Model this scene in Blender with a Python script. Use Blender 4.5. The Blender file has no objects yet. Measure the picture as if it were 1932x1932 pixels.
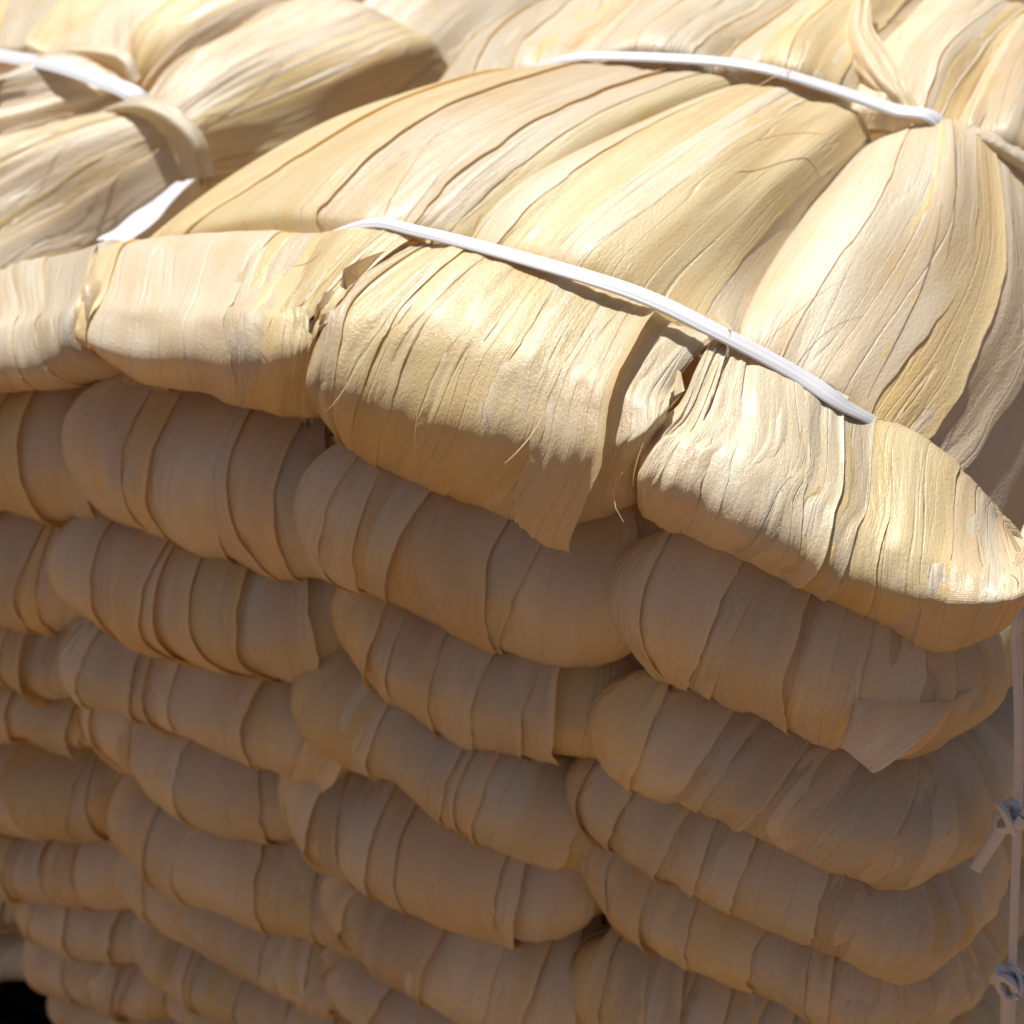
import bpy, math
import numpy as np
from mathutils import Matrix, Vector

SC = bpy.context.scene
COL = SC.collection
U = 0.12                       # one modelling unit (width of a folded bundle) in metres

# ------------------------------------------------------------------ camera
CP = np.array([2.963, -2.929, 1.232])
CR = np.array([[0.89081932, -0.25053145, 0.37904477],
               [0.45090374, 0.38479129, -0.8053704],
               [0.05591749, 0.88835221, 0.45574508]])
q_, r_ = np.linalg.qr(CR); CR = q_ * np.sign(np.diag(r_))
FL = math.exp(0.88880797)
cam = bpy.data.cameras.new('camera'); cam_ob = bpy.data.objects.new('camera', cam); COL.objects.link(cam_ob)
cam.sensor_fit = 'HORIZONTAL'; cam.angle = 2 * math.atan(1 / FL)
M = Matrix([list(CR[i]) + [CP[i] * U] for i in range(3)] + [[0, 0, 0, 1]])
cam_ob.matrix_world = M
cam.clip_start = 0.01; cam.clip_end = 500
cam.dof.use_dof = True; cam.dof.focus_distance = 3.2 * U; cam.dof.aperture_fstop = 13.0
SC.camera = cam_ob

# ------------------------------------------------------------------ light
SUN_DIR = Vector((-0.36, 0.12, 0.90)).normalized()      # towards the sun
elev = math.asin(SUN_DIR.z); azim = math.atan2(SUN_DIR.x, SUN_DIR.y)
W = bpy.data.worlds.new('World'); SC.world = W; W.use_nodes = True
nt = W.node_tree; bg = nt.nodes['Background']
sky = nt.nodes.new('ShaderNodeTexSky'); sky.sky_type = 'NISHITA'; sky.sun_disc = False
sky.air_density = .6; sky.dust_density = 3.0; sky.ozone_density = .4; sky.sun_elevation = elev; sky.sun_rotation = azim
nt.links.new(sky.outputs[0], bg.inputs[0]); bg.inputs[1].default_value = 0.06
sl = bpy.data.lights.new('sun', 'SUN'); sl.energy = 4.7; sl.angle = math.radians(0.6); sl.color = (1.0, 0.985, 0.95)
so = bpy.data.objects.new('sun', sl); COL.objects.link(so)
so.rotation_euler = SUN_DIR.to_track_quat('Z', 'Y').to_euler()
SC.view_settings.view_transform = 'Standard'; SC.view_settings.look = 'None'
SC.view_settings.exposure = 0.0
SC.cycles.max_bounces = 10; SC.cycles.diffuse_bounces = 4; SC.cycles.transmission_bounces = 6

# ------------------------------------------------------------------ helpers
def at(x, y, Y):
    """point of the plane at depth Y seen at photo position (x, y) (photo scaled to 1932 px)"""
    d = CR @ np.array([(x - 966) / 966 / FL, -(y - 966) / 966 / FL, -1.0])
    return CP + d * ((Y - CP[1]) / d[1])

_T = np.random.default_rng(5).random((256, 256))
def vn(x, y, seed=0):
    x = np.asarray(x, float) + seed * 17.31; y = np.asarray(y, float) + seed * 7.77
    x, y = np.broadcast_arrays(x, y)
    ix = np.floor(x).astype(int); iy = np.floor(y).astype(int)
    fx = x - ix; fy = y - iy
    fx = fx * fx * (3 - 2 * fx); fy = fy * fy * (3 - 2 * fy)
    g = lambda i, j: _T[(ix + i) & 255, (iy + j) & 255]
    return ((g(0, 0) * (1 - fx) + g(1, 0) * fx) * (1 - fy) + (g(0, 1) * (1 - fx) + g(1, 1) * fx) * fy) * 2 - 1

def cr_weights(t, n):
    """indices and Catmull-Rom weights for t in 0..1 over n knots (linear beyond the ends)"""
    x = np.clip(t, -0.08, 1.08) * (n - 1)
    i = np.clip(np.floor(x).astype(int), 0, n - 2); f = x - i
    w = np.stack([-.5 * f**3 + f**2 - .5 * f, 1.5 * f**3 - 2.5 * f**2 + 1,
                  -1.5 * f**3 + 2 * f**2 + .5 * f, .5 * f**3 - .5 * f**2], -1)
    k = np.stack([i - 1, i, i + 1, i + 2], -1)
    return k, w

def pad(A):      # one phantom knot at each end of axis 0
    return np.concatenate([2 * A[:1] - A[1:2], A, 2 * A[-1:] - A[-2:-1]], 0)

def curve(pts, t):
    pts = pad(np.asarray(pts, float)); k, w = cr_weights(np.asarray(t, float), len(pts) - 2)
    return (pts[k + 1] * w[..., None]).sum(-2)

class Net:
    """smooth surface through rows of points; rows run across (a), columns along the husk (u)"""
    def __init__(self, rows, na=9, lump=0.0, seed=0):
        R = np.stack([curve(r, np.linspace(0, 1, na)) for r in rows])       # u, a, 3
        self.nu, self.na = R.shape[:2]
        R = pad(R); R = np.swapaxes(pad(np.swapaxes(R, 0, 1)), 0, 1)
        self.R = R; self.sign = 1.0; self.lump = lump; self.seed = seed
        p = self(np.array([.5]), np.array([.5]))[0]
        n = self.frame(np.array([.5]), np.array([.5]))[1][0]
        if np.dot(n, CP - p) < 0: self.sign = -1.0
    def __call__(self, a, u):
        ka, wa = cr_weights(a, self.na); ku, wu = cr_weights(u, self.nu)
        P = self.R[ku[..., :, None] + 1, ka[..., None, :] + 1]
        return (P * (wu[..., :, None] * wa[..., None, :])[..., None]).sum((-3, -2))
    def frame(self, a, u):
        e = 2e-3
        P = self(a, u)
        da = self(a + e, u) - self(a - e, u); du = self(a, u + e) - self(a, u - e)
        n = np.cross(da, du); n /= np.linalg.norm(n, axis=-1, keepdims=True) + 1e-12
        return P, n * self.sign

def mesh_grid(name, P, uv=None, mat=None, parent=None, flip=False):
    nu, nv = P.shape[:2]
    V = P.reshape(-1, 3) * U
    if parent is not None: V = V - np.array(parent.location)
    i = np.arange(nu * nv).reshape(nu, nv)
    F = np.stack([i[:-1, :-1], i[1:, :-1], i[1:, 1:], i[:-1, 1:]], -1).reshape(-1, 4)
    if flip: F = F[:, ::-1]
    me = bpy.data.meshes.new(name)
    me.vertices.add(len(V)); me.vertices.foreach_set('co', V.ravel())
    me.loops.add(F.size); me.loops.foreach_set('vertex_index', F.ravel().astype(np.int32))
    me.polygons.add(len(F)); me.polygons.foreach_set('loop_start', np.arange(0, F.size, 4, dtype=np.int32))
    me.polygons.foreach_set('loop_total', np.full(len(F), 4, np.int32))
    me.polygons.foreach_set('use_smooth', np.ones(len(F), bool))
    me.update(calc_edges=True)
    if uv is not None:
        l = me.uv_layers.new(name='UVMap'); l.data.foreach_set('uv', uv.reshape(-1, 2)[F.ravel()].ravel().astype(np.float32))
    me.validate()
    o = bpy.data.objects.new(name, me); COL.objects.link(o)
    if mat: me.materials.append(mat)
    if parent: o.parent = parent
    return o

def thing(name, loc, label, cat, group=None):
    o = bpy.data.objects.new(name, None); COL.objects.link(o)
    o.location = Vector(loc) * U; o.empty_display_size = 0.01
    o['label'] = label; o['category'] = cat
    if group: o['group'] = group
    return o

# ------------------------------------------------------------------ materials
def new_mat(name):
    m = bpy.data.materials.new(name); m.use_nodes = True
    t = m.node_tree; b = t.nodes['Principled BSDF']; return m, t, b
def N(t, kind, **kw):
    n = t.nodes.new(kind)
    for k, v in kw.items(): setattr(n, k, v)
    return n

def husk_material():
    m, t, b = new_mat('dry_husk'); L = t.links.new
    uv = N(t, 'ShaderNodeUVMap'); oi = N(t, 'ShaderNodeObjectInfo')
    off = N(t, 'ShaderNodeVectorMath', operation='SCALE'); L(oi.outputs['Random'], off.inputs['Scale']); off.inputs[0].default_value = (37, 61, 13)
    add = N(t, 'ShaderNodeVectorMath', operation='ADD'); L(uv.outputs[0], add.inputs[0]); L(off.outputs[0], add.inputs[1])
    def noise(su, sv, scale=1.0, detail=4, rough=.6):
        mp = N(t, 'ShaderNodeVectorMath', operation='MULTIPLY'); L(add.outputs[0], mp.inputs[0]); mp.inputs[1].default_value = (su, sv, 1)
        n = N(t, 'ShaderNodeTexNoise'); n.inputs['Scale'].default_value = scale
        n.inputs['Detail'].default_value = detail; n.inputs['Roughness'].default_value = rough
        L(mp.outputs[0], n.inputs['Vector']); return n.outputs['Fac']
    def ramp(fac, stops):
        r = N(t, 'ShaderNodeValToRGB'); e = r.color_ramp.elements
        for k, (p, c) in enumerate(stops):
            el = e[k] if k < 2 else e.new(p)
            el.position = p; el.color = (c, c, c, 1) if not isinstance(c, tuple) else (*c, 1)
        L(fac, r.inputs[0]); return r.outputs[0]
    def mix(fac, a, b_, mode='MIX'):
        x = N(t, 'ShaderNodeMix', data_type='RGBA', blend_type=mode)
        if isinstance(fac, float): x.inputs[0].default_value = fac
        else: L(fac, x.inputs[0])
        for s, v in ((x.inputs[6], a), (x.inputs[7], b_)):
            if isinstance(v, tuple): s.default_value = (*v, 1)
            else: L(v, s)
        return x.outputs[2]
    def ridge(su, sv, p0):
        f = noise(su, sv, 1, 2, .5); a_ = N(t, 'ShaderNodeMath', operation='SUBTRACT'); L(f, a_.inputs[0]); a_.inputs[1].default_value = .5
        b2 = N(t, 'ShaderNodeMath', operation='ABSOLUTE'); L(a_.outputs[0], b2.inputs[0])
        return ramp(b2.outputs[0], [(0., 1.), (p0, 0.)])
    streak = noise(10, 420, 1, 5, .65)          # fibres along the husk
    broad = noise(14, 55, 1, 3, .5)             # wide bands
    patch = noise(22, 30, 1, 3, .55)            # blotches
    fine = noise(60, 1500, 1, 3, .6)
    col = mix(ramp(broad, [(.35, 0.), (.70, .85)]), (.94, .85, .645), (.87, .69, .42))
    col = mix(ramp(streak, [(.42, 0.), (.80, .6)]), col, (.94, .86, .68))
    col = mix(ramp(patch, [(.56, 0.), (.74, .60)]), col, (.86, .68, .30))
    col = mix(ramp(noise(45, 60, 1, 4, .6), [(.72, 0.), (.80, .45)]), col, (.45, .27, .10))
    cm = N(t, 'ShaderNodeMath', operation='MULTIPLY'); L(ridge(3.5, 70, .016), cm.inputs[0]); cm.inputs[1].default_value = .45
    col = mix(cm.outputs[0], col, (.95, .90, .78))
    col = mix(1.0, col, oi.outputs['Color'], 'MULTIPLY')
    L(col, b.inputs['Base Color'])
    rr = N(t, 'ShaderNodeMapRange'); L(streak, rr.inputs[0]); rr.inputs[3].default_value = .24; rr.inputs[4].default_value = .46
    L(rr.outputs[0], b.inputs['Roughness'])
    b.inputs['Specular IOR Level'].default_value = .5
    b.inputs['Anisotropic'].default_value = .3
    b.inputs['Coat Weight'].default_value = .12; b.inputs['Coat Roughness'].default_value = .28
    tg = N(t, 'ShaderNodeTangent', direction_type='UV_MAP'); L(tg.outputs[0], b.inputs['Tangent'])
    # relief: ribs, fibres, a fine cross weave
    wv = N(t, 'ShaderNodeTexWave', bands_direction='X'); wm = N(t, 'ShaderNodeVectorMath', operation='MULTIPLY'); L(add.outputs[0], wm.inputs[0]); wm.inputs[1].default_value = (560, 120, 1)
    L(wm.outputs[0], wv.inputs['Vector']); wv.inputs['Scale'].default_value = 1.0; wv.inputs['Distortion'].default_value = 3.0; wv.inputs['Detail'].default_value = 2
    def bump(h, strength, dist, prev=None):
        n = N(t, 'ShaderNodeBump'); n.inputs['Strength'].default_value = strength; n.inputs['Distance'].default_value = dist
        L(h, n.inputs['Height'])
        if prev: L(prev, n.inputs['Normal'])
        return n.outputs[0]
    msk = ramp(noise(30, 45, 1, 2, .5), [(.42, 0.), (.60, 1.)])
    def masked(f):
        x = N(t, 'ShaderNodeMath', operation='MULTIPLY'); L(f, x.inputs[0]); L(msk, x.inputs[1]); return x.outputs[0]
    crease = ridge(3.5, 70, .012)
    nb = bump(crease, .45, .0009)
    nb = bump(masked(ridge(7, 110, .03)), .26, .0006, nb)
    nb = bump(masked(ridge(18, 300, .05)), .22, .0004, nb)
    nb = bump(streak, .20, .0005, nb)
    nb = bump(fine, .3, .0003, nb)
    nb = bump(noise(160, 300, 1, 3, .6), .25, .0005, nb)
    nb = bump(noise(700, 1100, 1, 2, .6), .85, .00030, nb)
    nb = bump(wv.outputs['Fac'], .18, .0003, nb)
    L(nb, b.inputs['Normal'])
    tr = N(t, 'ShaderNodeBsdfTranslucent'); L(nb, tr.inputs['Normal'])
    L(mix(1.0, col, (1.0, .86, .62), 'MULTIPLY'), tr.inputs['Color'])
    ms = N(t, 'ShaderNodeMixShader'); ms.inputs[0].default_value = .28
    L(b.outputs[0], ms.inputs[1]); L(tr.outputs[0], ms.inputs[2])
    L(ms.outputs[0], t.nodes['Material Output'].inputs['Surface'])
    return m
HUSK = husk_material()

def strap_material():
    m, t, b = new_mat('white_plastic'); L = t.links.new
    uv = N(t, 'ShaderNodeUVMap'); mp = N(t, 'ShaderNodeVectorMath', operation='MULTIPLY'); L(uv.outputs[0], mp.inputs[0]); mp.inputs[1].default_value = (12, 900, 1)
    n = N(t, 'ShaderNodeTexNoise'); n.inputs['Scale'].default_value = 1; n.inputs['Detail'].default_value = 3; L(mp.outputs[0], n.inputs['Vector'])
    b.inputs['Base Color'].default_value = (.78, .77, .79, 1); b.inputs['Roughness'].default_value = .38
    bp = N(t, 'ShaderNodeBump'); bp.inputs['Strength'].default_value = .5; bp.inputs['Distance'].default_value = .0006
    L(n.outputs['Fac'], bp.inputs['Height']); L(bp.outputs[0], b.inputs['Normal'])
    return m
STRAP = strap_material()

def plain_noise_mat(name, c1, c2, scale, rough):
    m, t, b = new_mat(name); L = t.links.new
    tc = N(t, 'ShaderNodeTexCoord'); n = N(t, 'ShaderNodeTexNoise'); n.inputs['Scale'].default_value = scale; n.inputs['Detail'].default_value = 6
    L(tc.outputs['Object'], n.inputs['Vector'])
    r = N(t, 'ShaderNodeValToRGB'); r.color_ramp.elements[0].color = (*c1, 1); r.color_ramp.elements[1].color = (*c2, 1)
    r.color_ramp.elements[0].position = .3; r.color_ramp.elements[1].position = .7
    L(n.outputs['Fac'], r.inputs[0]); L(r.outputs[0], b.inputs['Base Color']); b.inputs['Roughness'].default_value = rough
    bp = N(t, 'ShaderNodeBump'); bp.inputs['Strength'].default_value = .5; bp.inputs['Distance'].default_value = .003
    L(n.outputs['Fac'], bp.inputs['Height']); L(bp.outputs[0], b.inputs['Normal'])
    return m
GROUND = plain_noise_mat('bare_earth', (.20, .102, .031), (.265, .138, .045), 9, .9)
DARK = plain_noise_mat('painted_gap_shade', (.005, .0045, .004), (.010, .009, .008), 30, 1.0)  # near-black colour standing for the deep shade between the bales
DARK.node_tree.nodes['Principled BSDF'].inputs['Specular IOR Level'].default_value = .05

# ------------------------------------------------------------------ husks
RNG = np.random.default_rng(11)
def tint(rng, base=1.0):
    v = base * rng.uniform(.86, 1.08)
    k = rng.random()
    c = np.array([1.0, 1.0, 1.0])
    if k < .22: c = np.array([1.03, .97, .76])       # yellower leaf
    elif k < .42: c = np.array([1.03, 1.03, 1.03])    # paler leaf
    elif k < .55: c = np.array([.97, .90, .80])      # browner leaf
    return (*np.clip(c * v, 0, 1.25), 1)

def husk(parent, S, ac, aw, off, seed, u=(0., 1.), slant=0., bow=0., lift=0.0, curl=(0., 0.), amp=.010, freq=5.,
         wp=None, nu=44, nv=22, rag=(.0, .0), col=None, name='husk', edge=.10, crink=.003, tuck=.0, flare=0., skew=0.):
    rng = np.random.default_rng(seed * 101 + 7)
    tt = np.linspace(0, 1, nu)[:, None]; s = np.linspace(-1, 1, nv)[None, :]
    e0 = rag[0] * (vn(s * 3.3, 0, seed) + .5 * vn(s * 11, 3, seed)); e1 = rag[1] * (vn(s * 2.7, 9, seed) + .5 * vn(s * 9, 5, seed))
    uu = (u[0] + e0) * (1 - tt) + (u[1] + e1 + skew * s) * tt
    sgn = np.sign(s)
    ej = edge * (vn(tt * 3.2, np.where(s < 0, 0., 50.), seed) + .35 * vn(tt * 13, np.where(s < 0, 20., 70.), seed) + .22 * vn(tt * 31, np.where(s < 0, 24., 77.), seed))
    w = aw * (1 + ej * np.abs(s))
    if wp is not None: w = w * np.interp(tt, np.linspace(0, 1, len(wp)), wp)
    um = (uu - .5)
    a = ac + slant * um + bow * (um * um - .08) + s * w
    P, n = S.frame(np.clip(a, -.07, 1.07), np.clip(uu, -.07, 1.07))
    fade = np.clip((1 - uu) / tuck, 0, 1) if tuck else 1.0
    d = off + lift * s * fade
    d = d + flare * np.clip((uu - .5) / .2, 0, 1)**2
    ph = vn(tt * 1.5, 3, seed) * .35
    d = d + S.lump * (vn(a * 4.0, uu * 3.0, S.seed) + .45 * vn(a * 10.0, uu * 4.5, S.seed + 7))
    cr = 1 - np.abs(vn(s * freq * 1.3 + ph * 2, tt * 1.1 + 7, seed + 21)) * 2.2          # sharp sparse creases
    cr2 = 1 - np.abs(vn(s * freq * 3.1 + ph * 4, tt * 2.1 + 3, seed + 25)) * 2.6
    env = .5 + .5 * vn(tt * 2.3, s * 1.5, seed + 31)
    d = d + amp * (.7 * vn(s * freq * .6 + ph, tt * 1.0, seed) + .55 * np.clip(cr, 0, 1)**2 * env + .30 * np.clip(cr2, 0, 1)**2 * (1 - env))
    d = d + crink * (vn(tt * 9 + s * 2, s * 4, seed + 9) + .5 * vn(tt * 21 - s * 3, s * 8, seed + 13))
    curl = (curl[0] * fade, curl[1] * fade)
    d = d + curl[0] * np.clip(-s - .72, 0, 1)**1.5 * 6.7 * (1 + .7 * vn(tt * 2.5, 1, seed)) + curl[1] * np.clip(s - .72, 0, 1)**1.5 * 6.7 * (1 + .7 * vn(tt * 2.5, 31, seed))
    P = P + n * d[..., None]
    mid = P[:, nv // 2]; ul = np.concatenate([[0], np.cumsum(np.linalg.norm(np.diff(mid, axis=0), axis=1))]) * U
    wm = np.linalg.norm(np.diff(P[nu // 2], axis=0), axis=1).sum() * U
    uv = np.stack([np.broadcast_to(ul[:, None], P.shape[:2]), np.broadcast_to(s * .5 * wm, P.shape[:2])], -1)
    o = mesh_grid(name, P, uv, HUSK, parent, flip=S.sign < 0)
    o.color = col if col is not None else tint(rng)
    return o

def core(parent, S, off, u=(0, 1), a=(0, 1), name='inner_husks', nu=26, nv=26):
    uu, aa = np.meshgrid(np.linspace(*u, nu), np.linspace(*a, nv), indexing='ij')
    P, n = S.frame(aa, uu); P = P + n * (off + .012 * vn(aa * 14, uu * 2, 4) + S.lump * (vn(aa * 4.0, uu * 3.0, S.seed) + .45 * vn(aa * 10.0, uu * 4.5, S.seed + 7)))[..., None]
    uv = np.stack([uu * .06, aa * .1], -1)
    o = mesh_grid(name, P, uv, HUSK, parent, flip=S.sign < 0); o.color = (.92, .86, .78, 1)
    return o

# ------------------------------------------------------------------ ground and the packed inside of the bales
GZ = -5.75
def sheet(name, x0, x1, y0, y1, z, mat, n=2):
    xs, ys = np.meshgrid(np.linspace(x0, x1, n), np.linspace(y0, y1, n), indexing='ij')
    o = mesh_grid(name, np.stack([xs, ys, xs * 0 + z], -1), None, mat, None, flip=False); o['kind'] = 'structure'; return o
sheet('ground', -900, 900, -900, 900, GZ - .05, GROUND)
sheet('painted_gap_shade', -5, 3.2, -.4, 6, GZ, DARK)  # dark sheet laid where only shade fills the gap between the bales

def packed(name, x, y, ztop, label, cat, z0=GZ):
    nx, ny = 40, 30
    a = np.linspace(0, 1, nx); th = np.linspace(0, np.pi, ny)
    A, T = np.meshgrid(a, th, indexing='ij')
    X = x[0] + (x[1] - x[0]) * A
    sx = np.sin(np.pi * np.clip(A, .02, .98))**.25
    c = np.cos(T); s = np.sin(T)
    yc, hy = (y[0] + y[1]) / 2, (y[1] - y[0]) / 2
    Y = yc - hy * np.sign(c) * np.abs(c)**.35 * sx
    Z = z0 + (ztop(X, Y) - z0) * np.abs(s)**.25 * sx + .02 * vn(X * 8, Y * 8)
    o = mesh_grid(name, np.stack([X, Y, Z], -1), np.stack([X * .1, Y * .1], -1), HUSK, None)
    o.color = (.9, .82, .72, 1); o['kind'] = 'stuff'; o['label'] = label; o['category'] = cat
    return o

# ------------------------------------------------------------------ folded bundles of the front face
# lower outline of each fold as photo positions (x, y[, depth]), row by row from the top of the stack
ROWS = {
 2: [[(-130,930),(-40,945),(60,962),(150,965,.05),(225,955,.14)],
     [(212,925),(270,985),(360,1025),(470,1060),(580,1085,.03),(655,1080,.12)],
     [(652,1060),(720,1115),(840,1165),(960,1215),(1080,1262,.02),(1205,1240,.12)],
     [(1212,1215),(1290,1280),(1400,1330),(1500,1368),(1580,1402,.0),(1690,1420,.08),(1775,1380,.35),(1835,1310,.9)]],
 3: [[(-130,1110),(-40,1140),(60,1175),(150,1182,.05),(195,1160,.14)],
     [(195,1110),(260,1205),(360,1240),(480,1275),(580,1282,.03),(690,1258,.14)],
     [(692,1195),(730,1300),(840,1365),(950,1410),(1070,1442,.02),(1195,1462,.12)],
     [(1172,1400),(1260,1480),(1380,1540),(1500,1590),(1600,1635),(1705,1660,.03),(1765,1615,.2),(1830,1550,.5),(1870,1475,.9)]],
 4: [[(-130,1270),(0,1285),(100,1300,.03),(190,1300,.12)],
     [(183,1275),(280,1335),(400,1385),(520,1440),(600,1475,.03),(655,1465,.12)],
     [(622,1370),(720,1450),(820,1525),(920,1580),(1040,1625,.02),(1145,1640,.12)],
     [(1130,1530),(1230,1625),(1330,1690),(1470,1750),(1580,1795),(1690,1845,.02),(1745,1805,.2),(1815,1740,.5),(1860,1655,.9)]],
 5: [[(-130,1375),(0,1390),(120,1405,.03),(225,1405,.12)],
     [(240,1365),(290,1470),(360,1520),(440,1560),(510,1582,.03),(600,1560,.14)],
     [(602,1530),(640,1650),(740,1700),(850,1740),(1000,1764,.02),(1095,1740,.14)],
     [(1152,1620),(1200,1760),(1310,1820),(1450,1880),(1545,1925),(1620,1948,.02),(1705,1925,.2),(1795,1870,.5),(1845,1795,.9)]],
 6: [[(-130,1540),(0,1560),(120,1580,.03),(255,1570,.12)],
     [(262,1530),(320,1660),(420,1700),(540,1750),(630,1788,.03),(692,1782,.12)],
     [(680,1700),(720,1830),(820,1890),(940,1940),(1060,1962,.02),(1150,1940,.12)],
     [(1120,1905),(1180,1945),(1300,2010),(1450,2060),(1600,2110,.02),(1720,2110,.2),(1820,2060,.55),(1870,2000,.9)]],
 7: [[(-60,1650),(60,1680),(150,1692,.03),(285,1690,.12)],
     [(288,1630),(350,1770),(440,1830),(560,1880),(640,1907,.03),(690,1890,.12)],
     [(650,1840),(720,1960),(850,2020),(1000,2060,.02),(1150,2080,.12)],
     [(1150,2010),(1300,2095),(1500,2180),(1660,2200,.1),(1770,2130,.5),(1830,2040,.9)]],
 8: [[(80,1735),(140,1785),(230,1803,.02),(315,1795,.12)],
     [(308,1770),(360,1880),(450,1932),(560,1980,.02),(690,2010,.12)]],
 9: [[(90,1830),(170,1880),(270,1903,.02),(350,1895,.12)],
     [(338,1870),(400,1960),(500,2020),(640,2070,.06)]],
 10: [[(130,1900),(220,1960),(330,1995),(460,2030,.08)]],
}
ORD = {2: 'second', 3: 'third', 4: 'fourth', 5: 'fifth', 6: 'sixth', 7: 'seventh', 8: 'eighth', 9: 'ninth', 10: 'tenth'}
COLN = ['at the left end of the', 'second from left in the', 'third from left in the', 'at the right corner of the']
def soft(c):
    c = [tuple(p) for p in c]; y0, y1 = c[0][1], c[1][1]
    return [(c[0][0], y0 + .45 * (y1 - y0) if y1 > y0 else y0, *c[0][2:])] + c[1:]
def unproj(c): return np.array([at(p[0], p[1], p[2] if len(p) > 2 else 0.0) for p in c])

R1_BOTTOM = unproj([(-120,725),(90,728),(260,712),(480,758),(690,850),(900,945),(1195,955),(1420,1050),(1740,1228),(1890,1200)])
FOLD = {}; NOSE = []; NS = []; BODY = {}; BS = {}
def fold(r, ci, Sc, h, label, group, open_end=True):
    """one folded bundle: leaves wrapped round a rounded nose whose lower outline is Sc"""
    b = h * 1.30; mx = Sc[len(Sc) // 2]
    cap = Sc[0] + np.array([.03, .30, .02])
    tail = [Sc[-1] + np.array([.05, .24, .03])] if open_end else []
    pts = curve(np.concatenate([[cap], Sc, *([tail] if tail else [])], 0), np.linspace(0, 1, 13))
    tg = np.gradient(pts, axis=0); inw = np.stack([-tg[:, 1], tg[:, 0], 0 * tg[:, 0]], -1)
    inw /= np.linalg.norm(inw, axis=1, keepdims=True)
    tt = np.linspace(0, 1, 13)
    hh = h * (1 - .30 * np.clip(1 - tt / .16, 0, 1) - (.40 * np.clip((tt - .85) / .15, 0, 1) if open_end else 0))
    bb = (b * (1 - .60 * np.clip(1 - tt / .10, 0, 1)))[:, None]
    ctr = pts + inw * (.70 * bb) + np.array([0, 0, 1.]) * (.70 * hh)[:, None]
    rows = []
    for ph in (-75, -50, -25, 0, 22, 45, 68, 92, 120):       # from the top-back round the nose to the underside
        ph = math.radians(ph)
        cq = math.copysign(abs(math.cos(ph))**(.75 if ph > 0 else 1.5), math.cos(ph))
        rows.append(ctr - inw * (bb * cq) + np.array([0, 0, 1.]) * (-hh * math.sin(ph))[:, None])
    S = Net(rows, na=13, lump=.035, seed=r * 7 + ci)
    root = thing('corn_husk_bundle', mx + np.array([0, .2, 0]), label, 'husk bundle', group)
    FOLD[r, ci] = root
    core(root, S, -.06 if open_end else -.04)
    rng = np.random.default_rng(r * 31 + ci)
    wid = np.linalg.norm(np.diff(pts, axis=0), axis=1).sum()
    n = max(3, int(round(wid / .20)) + rng.integers(-1, 2))
    edges = np.cumsum(rng.uniform(.2, 1.5, n)); edges = .075 + .925 * np.concatenate([[0], edges / edges[-1]])
    sl = rng.uniform(-.14, .10)
    steps = np.cumsum(rng.choice([.001, .0018, .003, .006], n)); steps = (steps[-1] - steps) - .012
    for k in range(n):
        a0 = edges[k] - (.10 if k else .015); a1 = edges[k + 1] + .015
        t = k / (n - 1)
        off = steps[k]
        if open_end and t > .7: off -= (t - .7) * .16            # the open end: leaves nested one inside the next
        husk(root, S, (a0 + a1) / 2, (a1 - a0) / 2, off, r * 1000 + ci * 100 + k, u=(-.02, 1.0),
             slant=sl + rng.uniform(-.09, .09), bow=rng.uniform(-.12, .18), lift=rng.uniform(.001, .005), curl=(0, rng.choice([0, 0, .003, .008, .02])),
             amp=rng.uniform(.007, .015), freq=rng.uniform(2.5, 5.5), crink=.0045, nu=40, nv=26, edge=.12, tuck=.45)
    # loose outer leaves that hang off the fold
    for k in range(rng.integers(0, 2) if r > 3 else 0):
        husk(root, S, rng.uniform(.3, .9), rng.uniform(.035, .08), steps[0] + rng.uniform(.004, .012), r * 1000 + ci * 100 + 60 + k, u=(rng.uniform(-.02, .1), rng.uniform(.66, .80)),
             slant=rng.uniform(-.30, .30), skew=rng.uniform(-.10, .10), flare=rng.uniform(.0, .05), bow=rng.uniform(-.3, .3), lift=rng.uniform(-.006, .01), curl=(rng.choice([0, .015]), rng.choice([0, .01, .03])),
             rag=(.0, .025), amp=rng.uniform(.006, .012), freq=rng.uniform(2, 4), crink=.004, nu=34, nv=18, edge=.18, wp=(1, 1, 1, .9, rng.uniform(.4, .9)))

above = R1_BOTTOM
for r in sorted(ROWS):
    curves = [unproj([(p[0], p[1], (p[2] if len(p) > 2 else 0.) + .05 + .05 * (r - 1)) for p in soft(c)]) for c in ROWS[r]]
    for ci, Sc in enumerate(curves):
        if len(Sc) >= 6 and ci >= 2 and Sc[-1][1] > .6: Sc = np.concatenate([Sc, [Sc[-1] + np.array([.30, .9, .0])]], 0); curves[ci] = Sc
        mx = Sc[len(Sc) // 2]
        h = float(np.clip((np.interp(mx[0], above[:, 0], above[:, 2]) - mx[2]) / 1.42, .17, .36))
        fold(r, ci, Sc, h, f'folded corn husk bundle {COLN[3] if r == 7 and ci == 2 + 1 else COLN[ci]} {ORD[r]} layer from the top', 'folded corn husk bundles of the front stack', len(Sc) < 7 or ci < 3)
    above = np.concatenate(curves, 0); above = above[np.argsort(above[:, 0])]
# the bale behind shows two of its own folds low down at the left edge
fold(20, 0, unproj([(-170,1735,1.0),(-70,1748,1.0),(10,1745,1.0),(60,1730,1.05),(85,1700,1.2)]), .16, 'upper of two blurred husk folds low at the left photo edge', 'blurred folds of the bale behind')
fold(21, 0, unproj([(-170,1825,1.0),(-70,1836,1.0),(10,1835,1.0),(60,1822,1.05),(85,1790,1.2)]), .16, 'lower of two blurred husk folds at the left photo edge, above the black corner', 'blurred folds of the bale behind')

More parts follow.
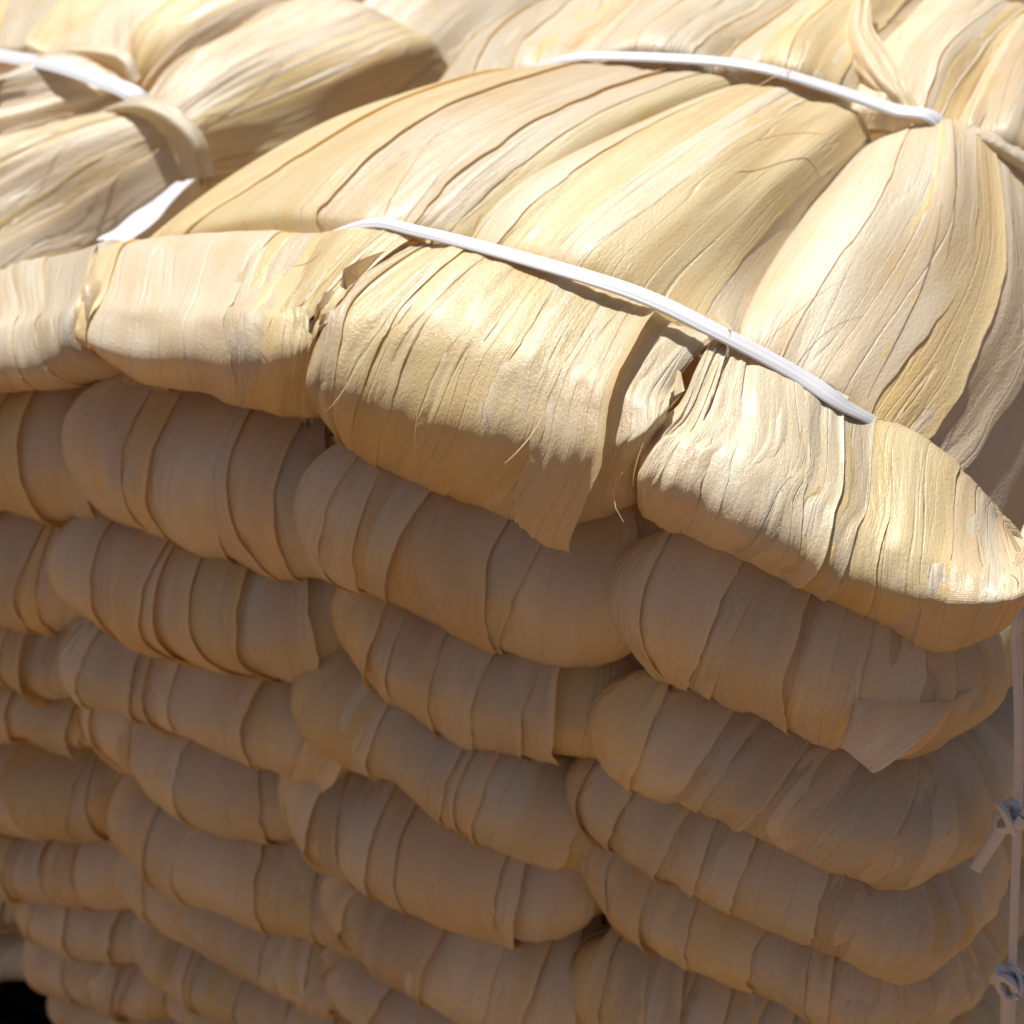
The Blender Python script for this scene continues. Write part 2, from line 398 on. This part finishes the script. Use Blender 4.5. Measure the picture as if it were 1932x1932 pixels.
# ------------------------------------------------------------------ top layer: folded noses in front of the first strap
def rows_of(spec):
    return [[at(x, y, Y) for x, y in pts] for Y, pts in spec]
def nose_rows(spec):
    R = rows_of(spec)
    S = np.array(R[-1]); T = np.array(R[0])
    n1, n2 = np.array(R[1]), np.array(R[2]) + np.array([0, 0, -.03])
    R[1:3] = [n1, (n1 + n2) / 2 + np.array([0, -.024, .026]), n2]      # an even curve round the nose
    R.insert(0, T + np.array([0.02, .22, -.10]))
    R.append(S + np.array([0, .16, -.035])); R.append(S + np.array([0, .42, .0]))
    return R
TOPG = 'corn husk bundles of the top layer'
NOSES = [
 ('folded corn husk bundle cut by the left photo edge, in the sunlit top layer', [
   (.42, [(-130,560),(-40,530),(30,500),(110,476),(200,466)]),
   (.12, [(-130,630),(-40,612),(40,592),(100,582),(160,560)]),
   (-.06, [(-130,700),(-40,696),(40,686),(105,668),(135,623)]),
   (.03, [(-130,725),(-30,737),(80,730),(170,712),(235,690)])]),
 ('narrow sunlit folded corn husk bundle left of centre under the front white strap', [
   (.40, [(185,475),(260,462),(400,442),(560,428),(700,425),(800,455)]),
   (.11, [(150,552),(240,557),(370,557),(490,552),(590,547),(670,530)]),
   (-.06, [(130,620),(230,658),(360,673),(490,676),(565,658),(608,613)]),
   (.03, [(170,662),(260,712),(380,738),(490,760),(560,776),(602,768)])]),
 ('fat sunlit folded corn husk bundle with torn leaf corner hanging, middle of top layer', [
   (.40, [(800,462),(880,468),(980,482),(1090,520),(1220,575),(1345,640)]),
   (.12, [(645,565),(755,575),(885,595),(1015,635),(1145,690),(1270,740)]),
   (-.08, [(580,704),(680,752),(810,792),(960,829),(1100,854),(1235,814)]),
   (.03, [(625,785),(690,850),(780,897),(900,947),(1040,985),(1195,955)])]),
 ('large folded corn husk bundle tapering to the right corner of the top layer', [
   (.36, [(1350,640),(1430,660),(1530,722),(1640,800),(1785,895),(1925,1010)]),
   (.10, [(1285,763),(1400,803),(1520,876),(1640,950),(1775,1018),(1945,1083)]),
   (-.08, [(1212,884),(1330,936),(1470,1007),(1620,1089),(1765,1134),(1950,1134)]),
   (.03, [(1212,962),(1300,1005),(1420,1050),(1600,1150),(1740,1230),(1910,1205)])]),
]
EDG = [None, [.19, .57, .67, .82, .90], [.09, .16, .24, .32, .54, .66, .79, .94], [.12, .26, .43, .50, .56, .62, .78, .86, .94]]
PT = {(2, 4): (1.02, .93, .68, 1), (1, 1): (1.06, 1.05, 1.04, 1), (3, 2): (1.04, 1.02, .97, 1), (2, 5): (1.0, .95, .78, 1)}
for pi, (label, spec) in enumerate(NOSES):
    R = nose_rows(spec)
    # close both ends by bending them back
    R2 = []
    for ri, row in enumerate(R):
        row = np.array(row); k = .2 if ri < 2 else 1.0
        R2.append(np.concatenate([[row[0] + np.array([.05, .25, -.01]) * k], row[:-1], [row[-1] + np.array([-.02, .06, 0.0]) * k], [row[-1] + np.array([-.06, .32, 0.0]) * k - np.array([0, 0, .08 * (1 - k)])]], 0))
    S = Net(R2, na=15, lump=.03, seed=40 + pi)
    root = thing('corn_husk_bundle', np.array(R[4]).mean(0) + np.array([0, .2, -.1]), label, 'husk bundle', TOPG)
    core(root, S, -.04, a=(.05, (.87, .87, .90, .93)[pi])); NOSE.append(root); NS.append(S)
    rng = np.random.default_rng(70 + pi)
    n = (4, 6, 8, 9)[pi]
    edges = np.cumsum(rng.uniform(.25, 1.6, n)); edges = .09 + .82 * np.concatenate([[0], edges / edges[-1]])
    if EDG[pi]: edges = .07 + (.77, .77, .82, .84)[pi] * np.array([0] + EDG[pi] + [1]); n = len(edges) - 1
    steps = np.cumsum(rng.choice([.0006, .001, .0016, .003], n)); steps = (steps[-1] - steps) - .004
    for k in range(n):
        a0 = edges[k] - (.10 if k else .03); a1 = edges[k + 1] + .01
        t = k / (n - 1)
        husk(root, S, (a0 + a1) / 2, (a1 - a0) / 2, steps[k], 500 + pi * 40 + k, u=(0, 1), slant=rng.uniform(-.09, .09),
             bow=rng.uniform(-.2, .2), lift=rng.uniform(0.0005, .002), curl=(0, rng.choice([0, 0, 0, .002, .008])), amp=rng.uniform(.005, .010), freq=rng.uniform(2.5, 5),
             nu=72, nv=30, edge=.10, crink=.0035, wp=(.95, 1, 1.04, 1.02, 1), tuck=.45, col=PT.get((pi, k)))

# ------------------------------------------------------------------ long husk bodies on top
def body(label, spec, n, seed, order=1, na=9, amp=.006, pinch=(1, 1), group=TOPG, offk=.006, name='corn_husk_bundle', pad_ends=True, freq=(3, 6), base=1.0):
    R = [np.array(r) for r in rows_of(spec)]
    for ri, row in enumerate(R):
        w = np.linalg.norm(row[-1] - row[0]); q = np.linspace(0, 1, len(row))
        R[ri] = row + np.array([0, -.35, 1.0]) * (np.sin(np.pi * q) * w * .095 * (1 - .97 * ri / (len(R) - 1)))[:, None]
    if pad_ends:
        R2 = []
        for row in R:
            w = np.linalg.norm(row[-1] - row[0]) * .25
            R2.append(np.concatenate([[row[0] + (row[0] - row[1]) * .15 - np.array([0, 0, w * .8])], row, [row[-1] + (row[-1] - row[-2]) * .15 - np.array([0, 0, w * .8])]], 0))
        R = R2
    z_ = np.array([0, 0, 1.0])
    R = [R[0] - (R[1] - R[0]) * .16 - z_ * .10] + list(R) + [R[-1] + (R[-1] - R[-2]) * .10 - z_ * .12]
    S = Net(R, na=na + 4, lump=.03, seed=seed)
    ctr = S(np.array([.5]), np.array([.5]))[0]
    root = thing(name, ctr - np.array([0, 0, .2]), label, 'husk bundle', group)
    core(root, S, -.05); BODY[seed] = root; BS[seed] = S
    rng = np.random.default_rng(seed)
    edges = np.cumsum(rng.uniform(.3, 1.6, n)); edges = .08 + .86 * np.concatenate([[0], edges / edges[-1]])
    for k in range(n):
        a0 = edges[k] - .09; a1 = edges[k + 1] + .02
        t = k / (n - 1)
        husk(root, S, (a0 + a1) / 2, (a1 - a0) / 2, offk * ((1 - t) if order > 0 else t) - .01, seed * 50 + k, u=(0, 1), slant=rng.uniform(-.06, .06),
             bow=rng.uniform(-.2, .2), lift=rng.uniform(0, .002), curl=(0, rng.choice([0, .002, .005])), col=tint(rng, 1.07), crink=.0015, amp=amp * rng.uniform(.6, 1.3), freq=rng.uniform(*freq),  # brighter tint on the top husks makes up for the slanting sun
             nu=64, nv=34, edge=.12, wp=(pinch[0], 1, 1, 1, pinch[1]))
    return root, S

body('long sunlit husk bundle left of centre between the two white straps', [
   (.72, [(265,455),(420,450),(600,450),(760,450),(890,450)]),
   (1.0, [(420,335),(560,330),(720,320),(870,320),(1010,350)]),
   (1.4, [(620,228),(750,215),(900,205),(1040,205),(1160,245)]),
   (1.85, [(830,172),(960,145),(1110,130),(1240,138),(1375,158)])], 5, 21)
body('broad husk bundle with a tan patch, in the middle between the two straps', [
   (.68, [(885,455),(1000,500),(1120,535),(1260,590),(1400,640)]),
   (1.0, [(1000,350),(1120,365),(1250,400),(1370,450),(1450,520)]),
   (1.4, [(1160,240),(1280,240),(1400,262),(1500,305),(1540,390)]),
   (1.85, [(1375,160),(1440,158),(1530,172),(1620,205),(1640,290)])], 5, 22)
body('half shaded husk bundle falling over the right side behind the front strap', [
   (.66, [(1385,640),(1480,700),(1600,780),(1720,900),(1830,1090)]),
   (1.0, [(1445,510),(1560,530),(1710,620),(1830,770),(1920,980)]),
   (1.4, [(1530,380),(1660,360),(1800,430),(1920,560),(2010,760)]),
   (1.85, [(1600,300),(1720,245),(1810,240),(1900,275),(2000,360)])], 5, 23)
# behind the second strap
body('sunlit husk bundle behind the second strap, at its left end', [
   (2.05, [(815,190),(890,168),(980,145),(1065,118)]), (2.4, [(850,130),(920,98),(1000,82),(1090,85)]),
   (2.8, [(900,65),(970,40),(1060,25),(1150,50)]), (3.3, [(965,15),(1040,-15),(1130,-30),(1230,-10)])], 5, 24, na=7)
body('pale husk bundle behind the second strap, directly above its highest point', [
   (2.05, [(1055,112),(1150,106),(1250,106),(1345,118)]), (2.4, [(1105,70),(1200,50),(1300,48),(1395,75)]),
   (2.8, [(1170,10),(1270,-8),(1370,-8),(1480,25)]), (3.3, [(1250,-60),(1360,-70),(1460,-70),(1560,-30)])], 6, 25, na=7)
body('yellowish husk bundle behind the second strap, left of the twisted leaf', [
   (2.05, [(1335,120),(1440,133),(1540,160),(1620,190)]), (2.4, [(1390,75),(1490,68),(1580,85),(1650,125)]),
   (2.8, [(1480,20),(1560,0),(1640,10),(1700,60)]), (3.3, [(1560,-45),(1630,-65),(1710,-55),(1770,-10)])], 5, 26, na=7)
body('tan husk bundle behind the second strap, right of the twisted leaf', [
   (2.0, [(1620,190),(1690,195),(1760,222),(1810,240)]), (2.35, [(1640,120),(1720,100),(1800,125),(1840,175)]),
   (2.75, [(1690,50),(1780,25),(1860,50),(1895,90)]), (3.2, [(1760,-25),(1850,-35),(1930,-10),(1970,20)])], 5, 27, na=7)
body('pale husk bundle behind the second strap, cut by the right photo edge', [
   (1.9, [(1790,250),(1850,245),(1930,270),(2000,330)]), (2.25, [(1825,175),(1890,150),(1960,180),(2020,230)]),
   (2.65, [(1870,95),(1940,65),(2000,90),(2060,140)]), (3.1, [(1930,20),(2000,0),(2060,20),(2120,60)])], 5, 28, na=7)

packed('packed_husks', (-.70, 3.0), (.62, 3.6), lambda X, Y: -.12 + .0 * X, 'packed husks filling the inside of the front bale', 'husks')

# ------------------------------------------------------------------ the bale behind on the left
LG = 'corn husk bundles of the bale behind on the left'
rt, SL4 = body('tied husk bundle at far left, fanning towards the lower left below its tie band', [
   (2.1, [(385,330),(360,290),(315,240),(250,218),(185,222)]), (1.85, [(310,410),(240,335),(180,280),(110,250),(50,245)]),
   (1.55, [(170,490),(100,410),(40,340),(-10,290),(-60,260)]), (1.2, [(40,560),(-30,480),(-90,410),(-140,350),(-180,310)])], 6, 31, group=LG, amp=.007, freq=(6, 10))
body('tied husk bundle fanning to a folded yellowish end, upper left of the photo', [
   (2.2, [(400,305),(380,262),(345,232),(300,208),(260,190)]), (2.6, [(570,275),(530,200),(470,150),(400,118),(330,115)]),
   (3.1, [(720,210),(700,120),(620,68),(530,50),(430,60)]), (3.5, [(832,128),(795,72),(720,20),(640,-10),(520,5)])], 6, 32, group=LG, amp=.007, freq=(6, 10))
body('pale husk bundle at the upper left, fanning up from the small knot', [
   (2.5, [(260,185),(255,150),(225,122),(160,98),(100,96)]), (3.0, [(350,110),(310,70),(250,55),(180,55),(110,70)]),
   (3.5, [(520,20),(440,-20),(340,-30),(240,-15),(140,20)]), (4.0, [(640,-50),(540,-90),(440,-100),(330,-90),(220,-60)])], 5, 33, group=LG, amp=.007, freq=(6, 10))
body('husk bundle in the upper left corner above the strap', [
   (2.6, [(120,98),(70,90),(10,92),(-60,95)]), (3.1, [(180,40),(110,28),(40,40),(-60,50)]), (3.6, [(250,-30),(160,-50),(70,-40),(-40,-20)])], 5, 34, na=7, group=LG, amp=.006, freq=(6, 10))
body('husk bundle at the left edge below the strap of the bale behind', [
   (2.3, [(255,212),(240,180),(190,140),(120,108)]), (2.05, [(140,250),(110,205),(70,165),(30,130)]), (1.75, [(-10,290),(-40,235),(-70,190),(-90,150)])], 5, 35, na=7, group=LG, amp=.006, freq=(6, 10))
body('blurred husk bundle at the top, beyond the folded yellowish end', [
   (3.7, [(960,260),(860,200),(790,130),(720,70),(650,20)]), (4.3, [(1040,150),(960,80),(890,20),(830,-35),(770,-70)]), (5.0, [(1110,70),(1030,0),(950,-60),(890,-90),(830,-120)])], 5, 36, na=7, group=LG, amp=.006, freq=(6, 10))
LZ = at(0, 1838, 1.0)[2]
packed('packed_husks', (-4.6, -1.05), (1.05, 5.2), lambda X, Y: -.55 + .0 * X, 'packed husks filling the inside of the left bale', 'husks', z0=LZ)
def box(name, x, y, z, mat, parent, bev=.02):
    import bmesh
    bm = bmesh.new(); bmesh.ops.create_cube(bm, size=1.0)
    for v in bm.verts:
        v.co = Vector(((x[0] + x[1]) / 2 + v.co.x * (x[1] - x[0]), (y[0] + y[1]) / 2 + v.co.y * (y[1] - y[0]), (z[0] + z[1]) / 2 + v.co.z * (z[1] - z[0]))) * U - parent.location
    bmesh.ops.bevel(bm, geom=bm.edges[:], offset=bev * U, segments=2, affect='EDGES')
    me = bpy.data.meshes.new(name); bm.to_mesh(me); bm.free(); me.materials.append(mat)
    o = bpy.data.objects.new(name, me); COL.objects.link(o); o.parent = parent; return o
pal = thing('shade_base', (-2.8, 3.1, GZ), 'added black base standing for the shade under the blurred bale, bottom left corner', 'shade_base')  # added base, coloured black in place of the shade under the bale
for k in range(5): box('shade_base_board', (-4.7, -.9), (.95 + k * .9, 1.75 + k * .9), (LZ - .14, LZ - .01), DARK, pal)
for k in range(3): box('shade_base_bearer', (-4.7 + k * 1.75, -4.4 + k * 1.75), (.95, 5.3), (GZ + .01, LZ - .145), DARK, pal)

# ------------------------------------------------------------------ single leaves: flaps, twists, tie bands
def leaf(parent, spec, seed, name='husk', off=.0, **kw):
    R = rows_of(spec) if np.isscalar(spec[0][0]) else [[at(*p) for p in row] for row in spec]
    S = Net(R, na=7)
    return husk(parent, S, .5, .5, off, seed, **{**dict(amp=.008, freq=3, nu=46, nv=22, edge=.06, crink=.003), **kw})
husk(NOSE[2], NS[2], .68, .075, .012, 901, u=(.02, .695), skew=.045, lift=.012, curl=(0, .02), flare=.05, rag=(0, .01), amp=.006, freq=3, nu=60, nv=26, wp=(.8, .9, 1, 1.0, .75), col=(.96, .90, .78, 1))
husk(NOSE[3], NS[3], .185, .085, .014, 902, u=(.05, .74), skew=.0, lift=-.004, curl=(.03, 0), rag=(.02, .03), amp=.006, freq=4, nu=60, nv=26, edge=.14, crink=.005, col=(1.05, 1.05, 1.05, 1))
leaf(FOLD[2, 3], [[(1575,1345,-.03),(1590,1400,-.05),(1655,1455,-.08)], [(1640,1308,.06),(1680,1360,.0),(1732,1412,-.04)],
                  [(1705,1262,.25),(1760,1310,.18),(1805,1352,.12)], [(1775,1222,.5),(1830,1265,.45),(1885,1300,.4)]], 903, col=(.98, .98, 1.0, 1), amp=.012, off=.08)
leaf(BODY[31], [[(172,238,2.12),(183,218,2.05),(195,198,2.1)], [(250,226,2.06),(258,204,1.98),(268,184,2.04)], [(302,258,2.04),(320,232,1.95),(340,212,2.02)],
                [(333,300,2.0),(362,276,1.92),(388,262,2.0)], [(345,345,1.98),(378,335,1.9),(405,332,1.98)]], 905, name='tie_band', amp=.008, edge=.03)
leaf(BODY[33], [[(88,118,2.45),(94,100,2.4),(100,84,2.45)], [(165,122,2.42),(172,100,2.36),(180,82,2.42)], [(212,142,2.4),(228,118,2.34),(242,100,2.4)], [(236,175,2.36),(252,158,2.3),(266,146,2.36)]],
     906, name='tie_band', amp=.008, edge=.03)
leaf(BODY[28], [[(1780,262,1.85),(1795,246,1.8),(1812,234,1.85)], [(1855,300,1.85),(1870,278,1.8),(1888,256,1.85)], [(1935,350,1.85),(1945,320,1.8),(1958,290,1.85)]], 907, name='tie_band', amp=.012)
leaf(BODY[26], [[(1618,-25,2.75),(1630,-28,2.72),(1645,-25,2.75)], [(1592,70,2.4),(1618,55,2.34),(1645,45,2.4)], [(1608,122,2.2),(1645,112,2.14),(1682,106,2.2)],
                [(1652,170,2.02),(1680,162,1.98),(1708,158,2.02)], [(1690,200,1.95),(1712,200,1.92),(1738,202,1.95)]], 908, col=(1.08, 1.06, 1.0, 1), amp=.014)

# ------------------------------------------------------------------ straps
def ribbon(name, pts, width, nrm, label, mat=STRAP, n=90, seed=1, ridge=.009, cat='strap', group='white plastic straps round the bales', root=None):
    P = curve(pts, np.linspace(0, 1, n)); T = np.gradient(P, axis=0); T /= np.linalg.norm(T, axis=1, keepdims=True)
    Nn = curve(nrm, np.linspace(0, 1, n)) if np.ndim(nrm) > 1 else np.broadcast_to(np.array(nrm, float), P.shape)
    B = np.cross(T, Nn); B /= np.linalg.norm(B, axis=1, keepdims=True); Nn = np.cross(B, T)
    k = 28; ang = np.linspace(0, 2 * np.pi, k)
    c = np.cos(ang); s = np.sin(ang)
    G = np.empty((n, k, 3)); tt = np.linspace(0, 1, n)[:, None]
    w = width * (1 + .12 * vn(tt * 7, 0, seed))
    top = np.where(s > 0, s, s * .6) * ridge * (1 + .9 * vn(c[None] * 3.5, tt * 1.2, seed) + .4 * vn(c[None] * 9, tt * 2, seed + 2))
    G = P[:, None] + B[:, None] * (c[None] * w * .5)[..., None] + Nn[:, None] * top[..., None]
    L = np.concatenate([[0], np.cumsum(np.linalg.norm(np.diff(P, axis=0), axis=1))]) * U
    uv = np.stack([np.broadcast_to(L[:, None], (n, k)), np.broadcast_to(c[None] * width * .5 * U, (n, k))], -1)
    if root is None:
        o = mesh_grid(name, G, uv, mat, None); o['label'] = label; o['category'] = cat; o['group'] = group
    else: o = mesh_grid(name, G, uv, mat, root)
    return o
s1 = [at(560,440,.46), at(690,424,.43), at(800,440,.41), at(1000,492,.39), at(1200,554,.38), at(1350,625,.36), at(1500,705,.35), at(1590,765,.34), at(1670,822,.42),
      at(1790,960,.55), at(1905,1130,.36), at(1914,1210,.34), at(1920,1350,.34), at(1918,1530,.34), at(1912,1700,.34), at(1908,1830,.34), at(1905,1960,.34)]
s1 = [p + (CP - p) / np.linalg.norm(CP - p) * (.0 if i < 1 else .022 if i < 8 else .0 if i < 10 else .12) - np.array([0, 0, .06 if i < 1 else .04 if i == 9 else 0]) for i, p in enumerate(s1)]
n1 = [(0,-.3,1)] * 8 + [(.3,-.3,1), (.8,-.2,.7), (1,-.2,.2)] + [(1,-.2,0)] * 6
FRONT_STRAP = ribbon('white_strap', s1, .060, n1, 'front white plastic strap crossing the top layer and hanging down the right side', n=180)
s2 = [at(900,185,2.0), at(960,150,1.98), at(1030,120,1.96), at(1110,106,1.95), at(1300,112,1.93), at(1430,128,1.92), at(1560,165,1.92), at(1680,205,1.9), at(1775,238,1.88), at(1815,285,1.9) - np.array([0, 0, .22])]
s2 = [p + (CP - p) / np.linalg.norm(CP - p) * .055 for p in s2]
ribbon('white_strap', s2, .078, (0, -.35, 1), 'second white plastic strap arching over the bale near the top', seed=4)
s0 = [at(-80,92,2.2), at(0,105,2.18), at(100,122,2.14), at(190,152,2.12), at(262,188,2.1), at(310,225,2.12) - np.array([0, 0, .15])]
ribbon('white_strap', s0, .12, (0, -.35, 1), 'white plastic strap on the blurred bale at the upper left', seed=6)
s3 = [at(205,460,.75), at(250,430,.9), at(300,385,1.1), at(345,345,1.4)]
ribbon('white_strap', s3, .12, (.1, -.75, .6), 'short white strap end in the gap left of the long sunlit bundle', seed=8)

def tube(name, pts, rad, mat, parent, n=160, k=10):
    P = curve(pts, np.linspace(0, 1, n)); T = np.gradient(P, axis=0); T /= np.linalg.norm(T, axis=1, keepdims=True)
    A = np.cross(T, np.array([.31, .53, .79])); A /= np.linalg.norm(A, axis=1, keepdims=True); B = np.cross(T, A)
    an = np.linspace(0, 2 * np.pi, k); r = rad * (1 + .25 * vn(np.linspace(0, 9, n)[:, None], np.cos(an)[None] * 2, 3))
    G = P[:, None] + (A[:, None] * np.cos(an)[None, :, None] + B[:, None] * .6 * np.sin(an)[None, :, None]) * r[..., None]
    uv = np.stack([np.broadcast_to(np.linspace(0, .1, n)[:, None], (n, k)), np.broadcast_to(an[None] * .002, (n, k))], -1)
    return mesh_grid(name, G, uv, mat, parent)
for kx, ky, sd in ((1908, 1535, 3), (1903, 1845, 8)):
    rg = np.random.default_rng(sd); c = at(kx, ky, .22); q = np.linspace(0, 4.6 * np.pi, 26)
    ctl = [c + np.array([.030 * math.cos(v) * (1 + .3 * math.sin(.7 * v)), -.02 + .026 * math.sin(v), .034 * math.sin(1.37 * v + sd)]) for v in q]
    ctl += [ctl[-1] + np.array([.01 * k * (-1)**sd, -.012, -.05 * k]) for k in range(1, 5)]
    tube('knot', ctl, .020, STRAP, FRONT_STRAP)

def fibres(parent, S, n, seed, a=(.05, .95), u=(.1, .9), ln=(.12, .45)):
    """loose hairs of husk lying on a bundle, one mesh"""
    rg = np.random.default_rng(seed); V = []; F = []
    for q in range(n):
        L = rg.uniform(*ln); a0 = rg.uniform(*a); u0 = rg.uniform(*u); t = np.linspace(0, 1, 9)
        aa = a0 + rg.normal() * .03 * t + rg.normal() * .04 * t * t; uu = np.clip(u0 + L * (t - .5), .0, 1.0)
        P, nn = S.frame(np.clip(aa, 0, 1), uu)
        P = P + nn * (.034 + rg.uniform(0, .02) + rg.uniform(-.02, .05) * t**2)[:, None]
        sd = np.gradient(P, axis=0); sd /= np.linalg.norm(sd, axis=1, keepdims=True) + 1e-9
        x = np.cross(sd, nn); r = (.0012 + .0014 * rg.random()) * np.sin(np.pi * np.clip(t, .06, .94))**.5
        b = len(V)
        for k in range(9):
            for w in ((1, 0), (-.5, .87), (-.5, -.87)): V.append((P[k] + x[k] * w[0] * r[k] + nn[k] * w[1] * r[k]) * U - np.array(parent.location))
        for k in range(8):
            for m in range(3): F.append((b + k * 3 + m, b + k * 3 + (m + 1) % 3, b + (k + 1) * 3 + (m + 1) % 3, b + (k + 1) * 3 + m))
    me = bpy.data.meshes.new('loose_fibres'); me.from_pydata([tuple(v) for v in V], [], F); me.materials.append(HUSK)
    o = bpy.data.objects.new('loose_fibres', me); COL.objects.link(o); o.parent = parent; o['kind'] = 'stuff'; o.color = (1.08, 1.02, .9, 1)
for k, n in ((21, 5), (22, 5), (23, 6), (24, 4), (25, 4), (26, 5), (28, 5), (31, 26), (32, 30), (33, 14)):
    fibres(BODY[k], BS[k], n, k)
for k in (1, 2, 3): fibres(NOSE[k], NS[k], 4, 60 + k, u=(.25, .6), a=(.1, .82), ln=(.04, .14))
